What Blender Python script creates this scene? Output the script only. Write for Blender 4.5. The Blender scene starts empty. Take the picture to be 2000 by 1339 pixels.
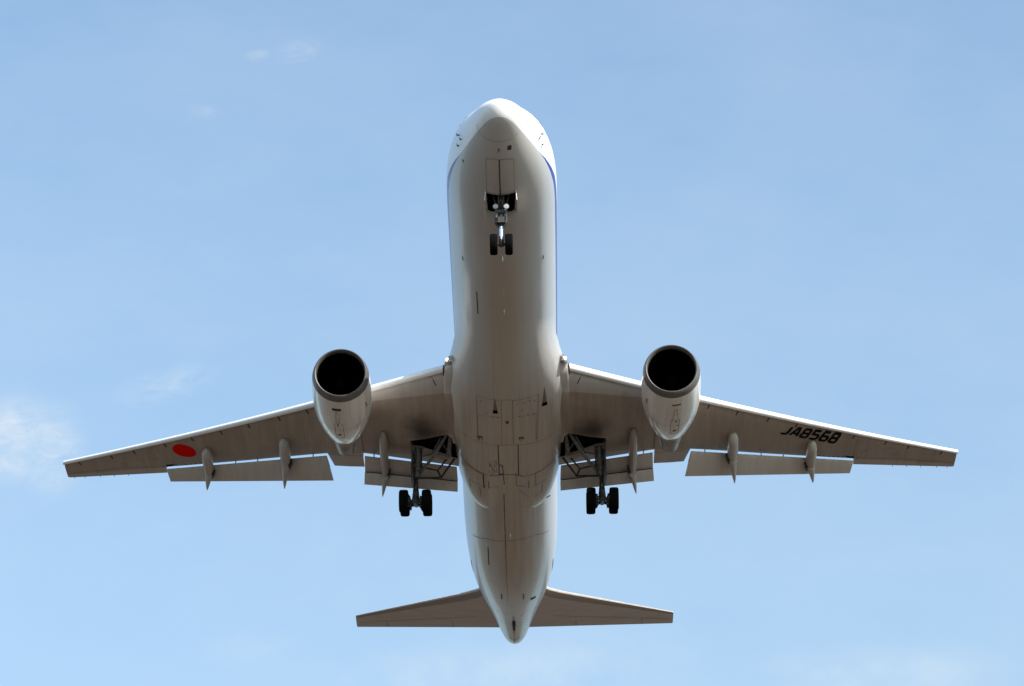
import bpy, bmesh, math, random, bisect
from mathutils import Vector, Matrix, Euler
from mathutils.bvhtree import BVHTree
random.seed(7)
C = bpy.context.scene.collection
R = math.radians

# ---------------------------------------------------------------- camera
CAM_PLANE = (1.48290666, -98.45366714, -77.80176554)      # the eye, seen from the aircraft's own axes
CAM_ROT = (R(-0.5765369), R(33.2290637), R(-0.40981298))  # yaw, pitch, roll in those axes
PITCH_UP = 3.0                                            # the aircraft flies nose up by about three degrees
cd = bpy.data.cameras.new('camera'); cam = bpy.data.objects.new('camera', cd); C.objects.link(cam)
bpy.context.scene.camera = cam
cd.sensor_width = 36; cd.lens = 5631.156 / 2000 * 36; cd.clip_start = .5; cd.clip_end = 20000
ELEV = CAM_ROT[1] - R(PITCH_UP)
cam.location = (0, 0, 1.7); cam.rotation_euler = (math.pi / 2 + ELEV, 0, 0)

# ---------------------------------------------------------------- sky and sun
SUN_EL, SUN_AZ = R(35), R(41)          # azimuth measured from -Y (behind the camera) towards +X
sun_dir = Vector((math.sin(SUN_AZ) * math.cos(SUN_EL), -math.cos(SUN_AZ) * math.cos(SUN_EL), math.sin(SUN_EL)))
sd = bpy.data.lights.new('sun', 'SUN'); sun = bpy.data.objects.new('sun', sd); C.objects.link(sun)
sd.energy = 5.0; sd.angle = R(.5); sd.color = (1, .96, .9)
sun.rotation_euler = sun_dir.to_track_quat('Z', 'Y').to_euler(); sun.location = (60, -80, 120)
w = bpy.data.worlds.new('World'); bpy.context.scene.world = w; w.use_nodes = True
nt = w.node_tree; nt.nodes.clear()
def N(t, **k):
    n = nt.nodes.new(t)
    for a, b in k.items(): setattr(n, a, b)
    return n
def L(a, b): nt.links.new(a, b)
def S(n, i, v):
    n.inputs[i].default_value = v
def math_(op, a, b=None, clamp=False):
    n = N('ShaderNodeMath', operation=op); n.use_clamp = clamp
    for i, q in enumerate((a, b)):
        if q is None: continue
        if isinstance(q, (int, float)): n.inputs[i].default_value = q
        else: L(q, n.inputs[i])
    return n.outputs[0]
sky = N('ShaderNodeTexSky', sky_type='NISHITA', sun_disc=False)
sky.sun_elevation = SUN_EL; sky.sun_rotation = math.atan2(sun_dir.x, sun_dir.y)
sky.air_density = 1.0; sky.dust_density = 1.2; sky.ozone_density = 1.0; sky.altitude = 0
tc = N('ShaderNodeTexCoord'); sx = N('ShaderNodeSeparateXYZ'); L(tc.outputs['Generated'], sx.inputs[0])
yy = math_('MAXIMUM', sx.outputs[1], .05)
gx = math_('DIVIDE', sx.outputs[0], yy); gz = math_('DIVIDE', sx.outputs[2], yy)   # bearing and height of a sky direction
cv = N('ShaderNodeCombineXYZ'); L(gx, cv.inputs[0]); L(gz, cv.inputs[1])
def noise(scale, detail=6, rough=.55, dist=0, vec=None, off=None):
    n = N('ShaderNodeTexNoise'); S(n, 'Scale', scale); S(n, 'Detail', detail); S(n, 'Roughness', rough); S(n, 'Distortion', dist)
    mp = N('ShaderNodeMapping'); L(vec or cv.outputs[0], mp.inputs[0])
    if off: mp.inputs['Location'].default_value = off[0]; mp.inputs['Rotation'].default_value = (0, 0, off[1]); mp.inputs['Scale'].default_value = off[2]
    L(mp.outputs[0], n.inputs['Vector']); return n.outputs[0]
n_fine = noise(70, 10, .68, .7, off=((.3, .1, 0), .35, (1, 1.6, 1)))
n_mid = noise(22, 6, .6, .2, off=((.7, .4, 0), .2, (1, 1.3, 1)))
n_wide = noise(9, 8, .62, 0, off=((2.1, .7, 0), .3, (.7, 1.2, 1)))
def patch(cx, cz, rx, rz, rot, strength, nz=n_fine, lo=.36, hi=.66):
    a = math_('SUBTRACT', gx, cx); b = math_('SUBTRACT', gz, cz)
    c, s = math.cos(rot), math.sin(rot)
    p = math_('ADD', math_('MULTIPLY', a, c / rx), math_('MULTIPLY', b, s / rx))
    q = math_('ADD', math_('MULTIPLY', a, -s / rz), math_('MULTIPLY', b, c / rz))
    d = math_('SQRT', math_('ADD', math_('MULTIPLY', p, p), math_('MULTIPLY', q, q)))
    f = math_('SUBTRACT', 1.0, d, True)
    f = math_('MULTIPLY', math_('MULTIPLY', f, f), math_('SUBTRACT', 3.0, math_('MULTIPLY', f, 2.0)))
    k = N('ShaderNodeMapRange'); k.clamp = True; S(k, 1, lo); S(k, 2, hi); L(nz, k.inputs[0])
    return math_('MULTIPLY', math_('MULTIPLY', f, k.outputs[0]), strength)
cl = 0.0
for (gxc, gzc, rx, rz, rot, st, nz, lo, hi) in [
    (-.1960, .5430, .024, .022, -.2, .8, n_fine, .22, .66),
    (-.1820, .5350, .020, .028, .2, .6, n_fine, .30, .66),
    (-.1980, .5290, .026, .014, 0, .5, n_fine, .28, .62),
    (-.1370, .5640, .030, .011, .30, .30, n_fine, .34, .68),
    (-.1085, .7245, .0075, .004, .2, .32, n_fine, .25, .6),
    (-.0915, .7270, .015, .009, .3, .24, n_fine, .3, .64),
    (-.1294, .6954, .010, .005, 0, .16, n_fine, .3, .6),
    (.1330, .4380, .080, .018, .05, .48, n_mid, .34, .70),
    (-.0100, .4390, .120, .022, .1, .42, n_mid, .38, .70),
    (-.0987, .4493, .030, .010, .1, .22, n_mid, .38, .68)]:
    p = patch(gxc, gzc, rx, rz, rot, st, nz, lo, hi)
    cl = p if isinstance(cl, float) else math_('MAXIMUM', cl, p)
hz = N('ShaderNodeMapRange'); hz.clamp = True; S(hz, 1, .78); S(hz, 2, .40); S(hz, 3, .20); S(hz, 4, .55); L(gz, hz.inputs[0])
hazed = N('ShaderNodeMix', data_type='RGBA'); L(hz.outputs[0], hazed.inputs[0]); hazed.inputs[7].default_value = (1.98, 2.68, 3.2, 1)
veil = N('ShaderNodeMapRange'); veil.clamp = True; S(veil, 1, .30); S(veil, 2, .75); S(veil, 3, .0); S(veil, 4, .16); L(n_wide, veil.inputs[0])
cl = math_('ADD', cl, veil.outputs[0], True)
tint = N('ShaderNodeMix', data_type='RGBA', blend_type='MULTIPLY'); tint.inputs[0].default_value = 1; L(sky.outputs[0], tint.inputs[6]); tint.inputs[7].default_value = (.96, 1.12, 1.145, 1)
mixc = N('ShaderNodeMix', data_type='RGBA'); L(cl, mixc.inputs[0]); L(tint.outputs[2], hazed.inputs[6]); L(hazed.outputs[2], mixc.inputs[6]); mixc.inputs[7].default_value = (3.2, 3.5, 3.7, 1)
bg = N('ShaderNodeBackground'); S(bg, 1, .15); L(mixc.outputs[2], bg.inputs[0])
wo = N('ShaderNodeOutputWorld'); L(bg.outputs[0], wo.inputs[0])
vs = bpy.context.scene.view_settings
vs.view_transform = 'Standard'; vs.look = 'None'; vs.gamma = 1; vs.exposure = 0.75

# ---------------------------------------------------------------- materials
def new_mat(name):
    global nt
    m = bpy.data.materials.new(name); m.use_nodes = True; nt = m.node_tree; nt.nodes.clear()
    o = N('ShaderNodeOutputMaterial'); b = N('ShaderNodeBsdfPrincipled'); L(b.outputs[0], o.inputs[0]); return m, b
def mix(f, a, b, mode='MIX'):
    n = N('ShaderNodeMix', data_type='RGBA', blend_type=mode)
    for i, q in ((0, f), (6, a), (7, b)):
        if isinstance(q, (int, float)): n.inputs[i].default_value = q
        elif isinstance(q, tuple): n.inputs[i].default_value = (*q, 1)
        else: L(q, n.inputs[i])
    return n.outputs[2]
def rng(v, a, b, c=0.0, d=1.0):
    n = N('ShaderNodeMapRange'); n.clamp = True; n.interpolation_type = 'SMOOTHSTEP'
    for i, q in ((1, a), (2, b), (3, c), (4, d)): n.inputs[i].default_value = q
    L(v, n.inputs[0]); return n.outputs[0]
def obj_co():
    t = N('ShaderNodeTexCoord'); s = N('ShaderNodeSeparateXYZ'); L(t.outputs['Object'], s.inputs[0]); return t.outputs['Object'], s.outputs
def onoise(vec, scale, stretch, detail=5, rough=.6):
    mp = N('ShaderNodeMapping'); mp.inputs['Scale'].default_value = stretch; L(vec, mp.inputs[0])
    n = N('ShaderNodeTexNoise'); S(n, 'Scale', scale); S(n, 'Detail', detail); S(n, 'Roughness', rough); L(mp.outputs[0], n.inputs['Vector']); return n.outputs[0]
def finish(b, col, rough, vec, coat=.0, metal=0.0, bump=0.0, bscale=1.2):
    if isinstance(col, tuple): b.inputs['Base Color'].default_value = (*col, 1)
    else: L(col, b.inputs['Base Color'])
    if isinstance(rough, float): b.inputs['Roughness'].default_value = rough
    else: L(rough, b.inputs['Roughness'])
    b.inputs['Metallic'].default_value = metal; b.inputs['Coat Weight'].default_value = coat; b.inputs['Coat Roughness'].default_value = .05
    if bump:
        n = onoise(vec, bscale, (1, .6, 1), 2, .4); k = N('ShaderNodeBump'); S(k, 'Strength', bump); S(k, 'Distance', .02); L(n, k.inputs['Height'])
        L(k.outputs[0], b.inputs['Normal']); L(k.outputs[0], b.inputs['Coat Normal'])
def plain(name, col, rough=.5, metal=0.0, coat=0.0, var=.12, scale=6, stretch=(1, 1, 1)):
    m, b = new_mat(name); v, s = obj_co()
    n = onoise(v, scale, stretch)
    c = mix(rng(n, .3, .7), tuple(x * (1 - var) for x in col), tuple(min(1, x * (1 + var)) for x in col))
    finish(b, c, rough, v, coat, metal); return m

# fuselage skin: white gloss paint, one blue cheat line, belly grime streaked along the airflow
def fuselage_mat(fair=False):
    m, b = new_mat('fairing_paint' if fair else 'fuselage_paint'); v, s = obj_co(); X, Y, Z = s
    streak = onoise(v, 1.0, (5.0, .16, 1.0), 6, .62)
    blot = onoise(v, .55, (1, .45, 1), 4, .6)
    fine = onoise(v, 6.0, (1, .35, 1), 5, .7)
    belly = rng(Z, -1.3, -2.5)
    # the blue line: starts in a point behind the nose, widens, rises along the side
    LINE = [(0, -1.41, -1.41), (.94, -1.41, -1.41), (1.85, -1.37, -1.37), (3.0, -1.27, -1.265), (3.86, -1.15, -1.06), (4.97, -1.01, -.78), (6.4, -.83, -.46), (9, -.74, -.22), (16, -.62, 0), (30, -.40, .15), (45, .6, 1.4), (54, 2.4, 3.6)]
    def curve(k):
        c = N('ShaderNodeFloatCurve'); pts = c.mapping.curves[0].points
        xs = [(p[0] / 54, (p[k] + 3) / 8) for p in LINE]
        pts[0].location = (0, xs[0][1]); pts[1].location = (1, xs[-1][1])
        for x, y in xs[1:-1]: pts.new(x, y)
        c.mapping.update(); L(math_('DIVIDE', Y, 54.0), c.inputs[1]); return math_('SUBTRACT', math_('MULTIPLY', c.outputs[0], 8.0), 3.0)
    lo, hi = curve(1), curve(2)
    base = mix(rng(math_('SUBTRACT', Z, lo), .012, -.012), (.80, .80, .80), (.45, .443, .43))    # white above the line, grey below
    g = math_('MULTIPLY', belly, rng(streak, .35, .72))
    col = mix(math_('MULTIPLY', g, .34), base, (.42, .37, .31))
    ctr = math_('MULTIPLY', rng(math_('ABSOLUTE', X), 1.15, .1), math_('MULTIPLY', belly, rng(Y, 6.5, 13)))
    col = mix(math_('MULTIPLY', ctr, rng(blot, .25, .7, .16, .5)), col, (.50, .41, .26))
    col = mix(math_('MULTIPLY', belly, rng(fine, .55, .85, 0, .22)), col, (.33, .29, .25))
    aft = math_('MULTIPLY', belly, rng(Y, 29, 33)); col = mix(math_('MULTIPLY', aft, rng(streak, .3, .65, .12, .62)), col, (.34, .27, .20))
    if fair:
        gf = math_('MULTIPLY', rng(Y, 18, 23), rng(Z, -1.6, -2.6)); col = mix(math_('MULTIPLY', gf, .55), col, mix(rng(streak, .3, .7), (.50, .435, .345), (.39, .32, .24)))
    # skin joints: frames every few metres and lengthwise laps, hairline
    fr = math_('ABSOLUTE', math_('SUBTRACT', math_('FRACT', math_('DIVIDE', math_('ADD', Y, .9), 5.59)), .5)); fr = math_('MULTIPLY', rng(fr, .0018, .0036, 1, 0), rng(Y, 4, 5))
    col = mix(math_('MULTIPLY', fr, .28), col, (.2, .18, .16))
    ang = N('ShaderNodeMath', operation='ARCTAN2'); L(X, ang.inputs[0]); L(math_('MULTIPLY', Z, -1.0), ang.inputs[1])
    lap = math_('ABSOLUTE', math_('SUBTRACT', math_('FRACT', math_('ADD', math_('DIVIDE', math_('ABSOLUTE', ang.outputs[0]), .62), .18)), .5)); lap = rng(lap, .006, .012, 1, 0)
    col = mix(math_('MULTIPLY', math_('MULTIPLY', lap, rng(Y, 7, 9)), .18), col, (.2, .18, .16))
    ins = math_('MULTIPLY', rng(math_('SUBTRACT', Z, lo), -.008, .008), rng(math_('SUBTRACT', hi, Z), -.008, .008))
    ins = math_('MULTIPLY', ins, math_('GREATER_THAN', Y, 2.95))
    col = mix(ins, col, (.004, .014, .21))
    # dark windscreen band over the nose
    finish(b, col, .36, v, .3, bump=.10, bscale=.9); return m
def wing_mat():
    m, b = new_mat('wing_paint'); v, s = obj_co(); X, Y, Z = s
    at = N('ShaderNodeAttribute'); at.attribute_name = 'chord'; ch = at.outputs['Fac']
    streak = onoise(v, 1.0, (3.2, .22, 1.0), 6, .65); blot = onoise(v, .7, (1, 1, 1), 5, .6); fine = onoise(v, 7, (1, .4, 1), 4, .7)
    col = mix(rng(streak, .3, .7, 0, .5), (.43, .40, .37), (.34, .305, .27))
    fore = math_('MULTIPLY', rng(math_('ADD', ch, math_('MULTIPLY', math_('ABSOLUTE', X), .0135)), .181, .171), rng(math_('ABSOLUTE', X), 8.6, 8.4)); aftz = rng(ch, .755, .765)
    box = math_('MULTIPLY', math_('SUBTRACT', 1.0, fore), math_('SUBTRACT', 1.0, math_('MULTIPLY', aftz, .75)))
    col = mix(box, col, mix(rng(streak, .3, .7), (.335, .28, .232), (.27, .218, .175)))
    for e, kk in ((.20, .10), (.48, .12), (.76, .5)): col = mix(math_('MULTIPLY', rng(math_('ABSOLUTE', math_('SUBTRACT', ch, e)), .002, .005, 1, 0), kk), col, (.16, .13, .11))
    col = mix(rng(blot, .5, .8, 0, .45), col, (.24, .19, .15))
    col = mix(rng(fine, .62, .85, 0, .3), col, (.2, .17, .14))
    ax = math_('ABSOLUTE', X)
    # ribs of the tank panels
    rb = math_('ABSOLUTE', math_('SUBTRACT', math_('FRACT', math_('DIVIDE', ax, 1.37)), .5)); rb = rng(rb, .006, .014, 1, 0)
    col = mix(math_('MULTIPLY', math_('MULTIPLY', rb, box), .09), col, (.15, .12, .1))
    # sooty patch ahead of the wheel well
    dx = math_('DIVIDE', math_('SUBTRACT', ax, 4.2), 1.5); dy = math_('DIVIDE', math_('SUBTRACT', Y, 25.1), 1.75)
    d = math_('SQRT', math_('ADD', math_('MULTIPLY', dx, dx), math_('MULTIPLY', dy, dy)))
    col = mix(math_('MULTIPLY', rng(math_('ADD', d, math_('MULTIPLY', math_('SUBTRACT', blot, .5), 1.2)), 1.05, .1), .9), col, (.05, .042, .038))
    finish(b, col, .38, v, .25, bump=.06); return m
def grimy(name, col, dirt, amt=.5, rough=.38, coat=.25, stretch=(3, .25, 1), band=None):
    m, b = new_mat(name); v, s = obj_co()
    st = onoise(v, 1.2, stretch, 6, .65); fine = onoise(v, 7, (1, .4, 1), 4, .7)
    c = mix(rng(st, .3, .72, 0, amt), col, dirt); c = mix(rng(fine, .6, .85, 0, amt * .5), c, tuple(x * .5 for x in dirt))
    if band:
        at = N('ShaderNodeAttribute'); at.attribute_name = 'chord'; c = mix(rng(at.outputs['Fac'], band[0] + .02, band[0]), c, band[1])
    finish(b, c, rough, v, coat, bump=.05); return m
def dull(*a, **k):
    m = plain(*a, **k); [n for n in m.node_tree.nodes if n.type == 'BSDF_PRINCIPLED'][0].inputs['Specular IOR Level'].default_value = 0.0; return m
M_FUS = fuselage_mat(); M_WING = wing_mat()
M_FAIR = fuselage_mat(True)
M_SLAT = grimy('slat_paint', (.80, .80, .79), (.62, .60, .57), .3, .3, .4)
M_FLAP = grimy('flap_paint', (.47, .435, .40), (.36, .32, .28), .5)
M_CANOE = grimy('flap_fairing_paint', (.38, .35, .315), (.29, .255, .22), .5)
M_TAIL = grimy('tailplane_paint', (.47, .43, .395), (.34, .295, .26), .6, stretch=(.3, 3, 1), band=(.14, (.25, .205, .175)))
M_NAC = grimy('nacelle_paint', (.74, .73, .70), (.50, .44, .36), .55, .3, .6)
M_LIP = plain('inlet_lip_metal', (.13, .118, .11), .42, .35, 0, .1, 3)
M_COWL = grimy('core_cowl_paint', (.36, .33, .30), (.2, .16, .13), .7)
M_CORE = plain('exhaust_metal', (.25, .23, .21), .34, .85, 0, .25, 3, (1, .3, 1))
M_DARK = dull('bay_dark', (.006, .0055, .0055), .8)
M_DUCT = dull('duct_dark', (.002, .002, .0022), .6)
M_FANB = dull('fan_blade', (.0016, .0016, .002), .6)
M_LINE = plain('seam_dark', (.035, .027, .022), .7)
M_FAINT = plain('seam_faint', (.33, .30, .27), .7)
M_STAIN = plain('rust_stain', (.16, .10, .065), .8, var=.4, scale=14)
M_SEAL = plain('seam_brown', (.20, .155, .12), .8, var=.3, scale=10)
M_GEAR = plain('gear_grey', (.13, .128, .122), .42, .25, 0, .35, 9)
M_GEARD = plain('gear_dark', (.025, .024, .022), .55, .2, 0, .35, 9)
M_CHROME = plain('oleo_chrome', (.85, .85, .86), .08, 1.0, 0, .02)
M_TYRE = dull('tyre_rubber', (.006, .006, .0065), .75, 0, 0, .2, 12)
M_RIM = plain('wheel_rim', (.1, .1, .1), .45, .5)
M_RED = dull('disc_red', (.66, .010, .005), .6, 0, 0, .06)
M_INK = dull('letter_black', (.010, .010, .011), .6)
M_REDLIGHT = plain('beacon_red', (.10, .012, .010), .25)
M_WHITE = plain('probe_white', (.7, .7, .68), .4)
M_GLASS, _b = new_mat('cockpit_glass'); _b.inputs['Base Color'].default_value = (.01, .013, .017, 1); _b.inputs['Roughness'].default_value = .05
def lamp(name, col, st):
    m, b = new_mat(name); b.inputs['Base Color'].default_value = (.32, .32, .31, 1); b.inputs['Roughness'].default_value = .15
    b.inputs['Emission Color'].default_value = (*col, 1); b.inputs['Emission Strength'].default_value = st; return m
M_LAMP = lamp('landing_lamp_lit', (1, .70, .34), 1.1)
M_TAXI = lamp('taxi_lamp_glass', (1, .98, .95), .02)
M_REFL = plain('lamp_reflector', (.30, .22, .14), .35, .6)
def ground_mat():
    m, b = new_mat('dry_grass'); v, s = obj_co()
    a = onoise(v, .02, (1, 1, 1), 6); c = onoise(v, .6, (1, 1, 1), 6, .7)
    col = mix(rng(a, .3, .7), (.060, .0415, .028), (.078, .0565, .040)); col = mix(rng(c, .3, .7, 0, .5), col, (.042, .030, .0195))
    finish(b, col, .9, v); return m
M_GROUND = ground_mat()
M_ADDED_RIDGE = plain('added_ridge_green', (.05, .06, .04), .9, scale=.02)

# ---------------------------------------------------------------- mesh helpers
class MB:
    """collects faces of ONE mesh"""
    def __init__(self): self.v = []; self.f = []; self.mi = []; self.at = []; self.sharp = 32
    def add(self, vs, fs, mi=0, at=None):
        o = len(self.v); self.v += [tuple(p) for p in vs]; self.f += [tuple(i + o for i in f) for f in fs]; self.mi += [mi] * len(fs)
        self.at += list(at) if at else [0.0] * len(vs)
    def loft(self, rings, closed=True, caps=True, mi=0, at=None):
        n = len(rings[0]); vs = [p for r in rings for p in r]; fs = []
        for i in range(len(rings) - 1):
            for j in range(n if closed else n - 1):
                a, b = i * n + j, i * n + (j + 1) % n; fs.append((a, b, b + n, a + n))
        if caps and closed: fs.append(tuple(range(n))[::-1]); fs.append(tuple(range((len(rings) - 1) * n, len(rings) * n)))
        self.add(vs, fs, mi, [x for r in at for x in r] if at else None)
    def tube(self, pts, rad, n=12, mi=0):
        pts = [Vector(p) for p in pts]; rad = rad if isinstance(rad, (list, tuple)) else [rad] * len(pts); rings = []
        for i, p in enumerate(pts):
            d = (pts[min(i + 1, len(pts) - 1)] - pts[max(i - 1, 0)]).normalized(); q = d.to_track_quat('Z', 'Y')
            rings.append([p + q @ Vector((rad[i] * math.cos(2 * math.pi * k / n), rad[i] * math.sin(2 * math.pi * k / n), 0)) for k in range(n)])
        self.loft(rings, True, True, mi)
    def box(self, c, size, rot=None, mi=0):
        c = Vector(c); m = rot.to_matrix() if rot else Matrix.Identity(3); h = Vector(size) / 2
        vs = [c + m @ Vector((sx_ * h.x, sy_ * h.y, sz_ * h.z)) for sx_ in (-1, 1) for sy_ in (-1, 1) for sz_ in (-1, 1)]
        self.add(vs, [(0, 1, 3, 2), (4, 6, 7, 5), (0, 4, 5, 1), (2, 3, 7, 6), (0, 2, 6, 4), (1, 5, 7, 3)], mi)
    def lathe(self, prof, o, axis, n=48, mi=0, closed=False):
        o = Vector(o); q = Vector(axis).normalized().to_track_quat('Z', 'Y'); rings = []
        for s_, r_ in prof: rings.append([o + q @ Vector((r_ * math.cos(2 * math.pi * k / n), r_ * math.sin(2 * math.pi * k / n), s_)) for k in range(n)])
        if closed: rings.append(rings[0])
        self.loft(rings, True, False, mi)
    def build(self, name, mats, parent, fix=True, smooth=True):
        me = bpy.data.meshes.new(name); me.from_pydata(self.v, [], self.f); mats = mats if isinstance(mats, (list, tuple)) else [mats]
        for m in mats: me.materials.append(m)
        me.polygons.foreach_set('material_index', self.mi)
        a = me.attributes.new('chord', 'FLOAT', 'POINT'); a.data.foreach_set('value', self.at)
        bm = bmesh.new(); bm.from_mesh(me); bmesh.ops.remove_doubles(bm, verts=bm.verts, dist=1e-4)
        if fix: bmesh.ops.recalc_face_normals(bm, faces=bm.faces)
        bm.to_mesh(me); bm.free()
        if smooth:
            me.polygons.foreach_set('use_smooth', [True] * len(me.polygons)); me.set_sharp_from_angle(angle=R(self.sharp))
        o = bpy.data.objects.new(name, me); C.objects.link(o); o.parent = parent; return o
def cut(o, cutter_mb, mat):
    c = cutter_mb.build('cutter', mat, o.parent, smooth=False); m = o.modifiers.new('cut', 'BOOLEAN'); m.operation = 'DIFFERENCE'; m.object = c; m.solver = 'EXACT'; m.material_mode = 'TRANSFER'
    dg = bpy.context.evaluated_depsgraph_get(); dg.update(); me = bpy.data.meshes.new_from_object(o.evaluated_get(dg), preserve_all_data_layers=True, depsgraph=dg)
    o.modifiers.clear(); old = o.data; me.name = old.name; o.data = me; bpy.data.objects.remove(c)
def etch(o, mb, mat):
    """surface marks become faces of the part they lie on"""
    me = o.data; k = len(me.materials); me.materials.append(mat); bm = bmesh.new(); bm.from_mesh(me)
    vs = [bm.verts.new(p) for p in mb.v]
    for f_ in mb.f:
        q = bm.faces.new([vs[i] for i in f_]); q.material_index = k; q.smooth = False
    bm.to_mesh(me); bm.free(); return o
def bvh_of(o): return BVHTree.FromPolygons([v.co.copy() for v in o.data.vertices], [tuple(p.vertices) for p in o.data.polygons])
def drop(tree, x, y, lift=.006, z0=-20):
    h = tree.ray_cast(Vector((x, y, z0)), Vector((0, 0, 1)))
    if h[0] is None: return None
    n = h[1]; n = -n if n.z > 0 else n
    return h[0] + n * lift
def patch_on(mb, tree, quad, nu=1, nv=1, mi=0, lift=.006):
    """a four-sided mark (corners in plan) laid on the surface above it"""
    a, b, c, d = [Vector(p) for p in quad]; g = []
    for i in range(nu + 1):
        row = []
        for j in range(nv + 1):
            u, v_ = i / nu, j / nv; p = (a * (1 - u) + b * u) * (1 - v_) + (d * (1 - u) + c * u) * v_
            q = drop(tree, p.x, p.y, lift)
            if q is None: return
            row.append(q)
        g.append(row)
    vs = [p for r in g for p in r]; m_ = nv + 1
    mb.add(vs, [(i * m_ + j, (i + 1) * m_ + j, (i + 1) * m_ + j + 1, i * m_ + j + 1) for i in range(nu) for j in range(nv)], mi)
def seam(mb, tree, pts, wd, mi=0, step=.22, lift=.011):
    """a joint line of the given width along a path in plan"""
    P = [Vector(p) for p in pts]; dense = [P[0]]
    for a, b in zip(P, P[1:]):
        k = max(1, int((b - a).length / step)); dense += [a + (b - a) * (i / k) for i in range(1, k + 1)]
    for i, (a, b) in enumerate(zip(dense, dense[1:])):
        t = (b - a).normalized(); n = Vector((-t.y, t.x)) * wd / 2; patch_on(mb, tree, (a - n, b - n, b + n, a + n), mi=mi, lift=lift)

# ---------------------------------------------------------------- the ground far below, and an added ridge ring out of view
def tagk(o, kind): o['kind'] = kind; return o
g = MB(); ringr = [0, 60, 160, 400, 900, 2000, 4500, 9000]; rows = []
for r_ in ringr[1:]: rows.append([(r_ * math.cos(k * math.pi / 32), r_ * math.sin(k * math.pi / 32), 0) for k in range(64)])
g.loft(rows, True, False); g.add(rows[0], [tuple(range(64))])
ground = tagk(g.build('ground', M_GROUND, None, smooth=False), 'structure')
g = MB(); inner, crest, outer = [], [], []  # unseen ridge, added so the horizon mirrored in the paint looks jagged
for k in range(360):
    a = k * math.pi / 180; h_ = 90 + 55 * math.sin(a * 3 + 1) + 30 * math.sin(a * 7 + 2) + 14 * math.sin(a * 19) + random.uniform(-5, 5)
    inner.append((3000 * math.cos(a), 3000 * math.sin(a), -2)); crest.append((3700 * math.cos(a), 3700 * math.sin(a), max(25, h_))); outer.append((4600 * math.cos(a), 4600 * math.sin(a), -2))
g.loft([inner, crest, outer], True, False); added_ridge = tagk(g.build('added_ridge', M_ADDED_RIDGE, None), 'structure')

# ---------------------------------------------------------------- the aircraft
Cp = Matrix.Identity(4)
yw, pt, rl = CAM_ROT
f_ = Vector((math.sin(yw) * math.cos(pt), math.cos(yw) * math.cos(pt), math.sin(pt))); r0 = Vector((math.cos(yw), -math.sin(yw), 0)); u0 = r0.cross(f_)
r1 = r0 * math.cos(rl) + u0 * math.sin(rl); u1 = u0 * math.cos(rl) - r0 * math.sin(rl)
for i in range(3): Cp[i][0], Cp[i][1], Cp[i][2], Cp[i][3] = r1[i], u1[i], -f_[i], CAM_PLANE[i]
Cw = Matrix.Translation(cam.location) @ cam.rotation_euler.to_matrix().to_4x4()
jet = bpy.data.objects.new('passenger_jet', None); C.objects.link(jet); jet.empty_display_size = 3
jet.matrix_world = Cw @ Cp.inverted()
jet['label'] = 'white twin engine passenger jet overhead with wheels and flaps down'; jet['category'] = 'airplane'

def pchip(xs,ys):
    n=len(xs);h=[xs[i+1]-xs[i] for i in range(n-1)];d=[(ys[i+1]-ys[i])/h[i] for i in range(n-1)]
    m=[0]*n
    for i in range(1,n-1):
        if d[i-1]*d[i]>0:
            w1=2*h[i]+h[i-1];w2=h[i]+2*h[i-1];m[i]=(w1+w2)/(w1/d[i-1]+w2/d[i])
    m[0]=d[0];m[-1]=d[-1]
    def f(x):
        if x<=xs[0]:return ys[0]
        if x>=xs[-1]:return ys[-1]
        i=bisect.bisect_right(xs,x)-1;t=(x-xs[i])/h[i]
        return ((1+2*t)*(1-t)**2*ys[i]+t*(1-t)**2*h[i]*m[i]+t*t*(3-2*t)*ys[i+1]+t*t*(t-1)*h[i]*m[i+1])
    return f
#  Y,   w,   zb,   zt,  zc
FUS=[(0,0,-0.84,-0.84,-0.84),(0.08,0.3,-1.08,-0.65,-0.84),(0.22,0.49,-1.29,-0.52,-0.83),(0.42,0.69,-1.47,-0.38,-0.82),(0.65,0.85,-1.585,-0.22,-0.8),(1,1.03,-1.71,0.0,-0.76),
(1.6,1.29,-1.91,0.38,-0.68),(2.3,1.6,-2.12,0.86,-0.57),(3.2,1.94,-2.33,1.5,-0.45),(4.2,2.21,-2.49,2.02,-0.32),
(5.5,2.42,-2.61,2.38,-.18),(7,2.50,-2.69,2.58,-.06),(9,2.515,-2.705,2.70,0),
(36,2.515,-2.705,2.705,0),(38.5,2.49,-2.60,2.705,.03),(41,2.40,-2.32,2.70,.1),(43.5,2.20,-1.86,2.68,.25),(46,1.88,-1.30,2.62,.5),(48,1.54,-.82,2.5,.75),
(50,1.20,-.36,2.25,.95),(51.5,.93,-.02,1.98,1.0),(52.6,.71,.23,1.72,1.0),(53.2,.54,.42,1.52,.98),(53.5,.38,.58,1.34,.97),(53.67,.0,.95,.95,.95)]
_s=[math.sqrt(r[0]) for r in FUS]
# tail end: reparam so both ends round: use sqrt at nose, fine elsewhere
_f=[pchip(_s,[r[k] for r in FUS]) for k in range(1,5)]
def fus(Y): 
    s=math.sqrt(max(Y,0)); return tuple(f(s) for f in _f)
def fusbot(x,Y):
    w,zb,zt,zc=fus(min(max(Y,0),53.6)); q=max(0,1-(x/max(w,1e-3))**2)
    return zc-(zc-zb)*math.sqrt(q)
def zref(y): return -1.53+.1106*(y-3.07)+.85*((y-3.07)/20.7)**2
def zref(y): return -1.53 + .1106 * (y - 3.07) + .85 * ((y - 3.07) / 20.7) ** 2
def lerp(y, ys, zs):
    if y <= ys[0]: return zs[0]
    for i in range(len(ys) - 1):
        if y <= ys[i + 1]: t = (y - ys[i]) / (ys[i + 1] - ys[i]); return zs[i] + (zs[i + 1] - zs[i]) * t
    return zs[-1]
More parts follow.
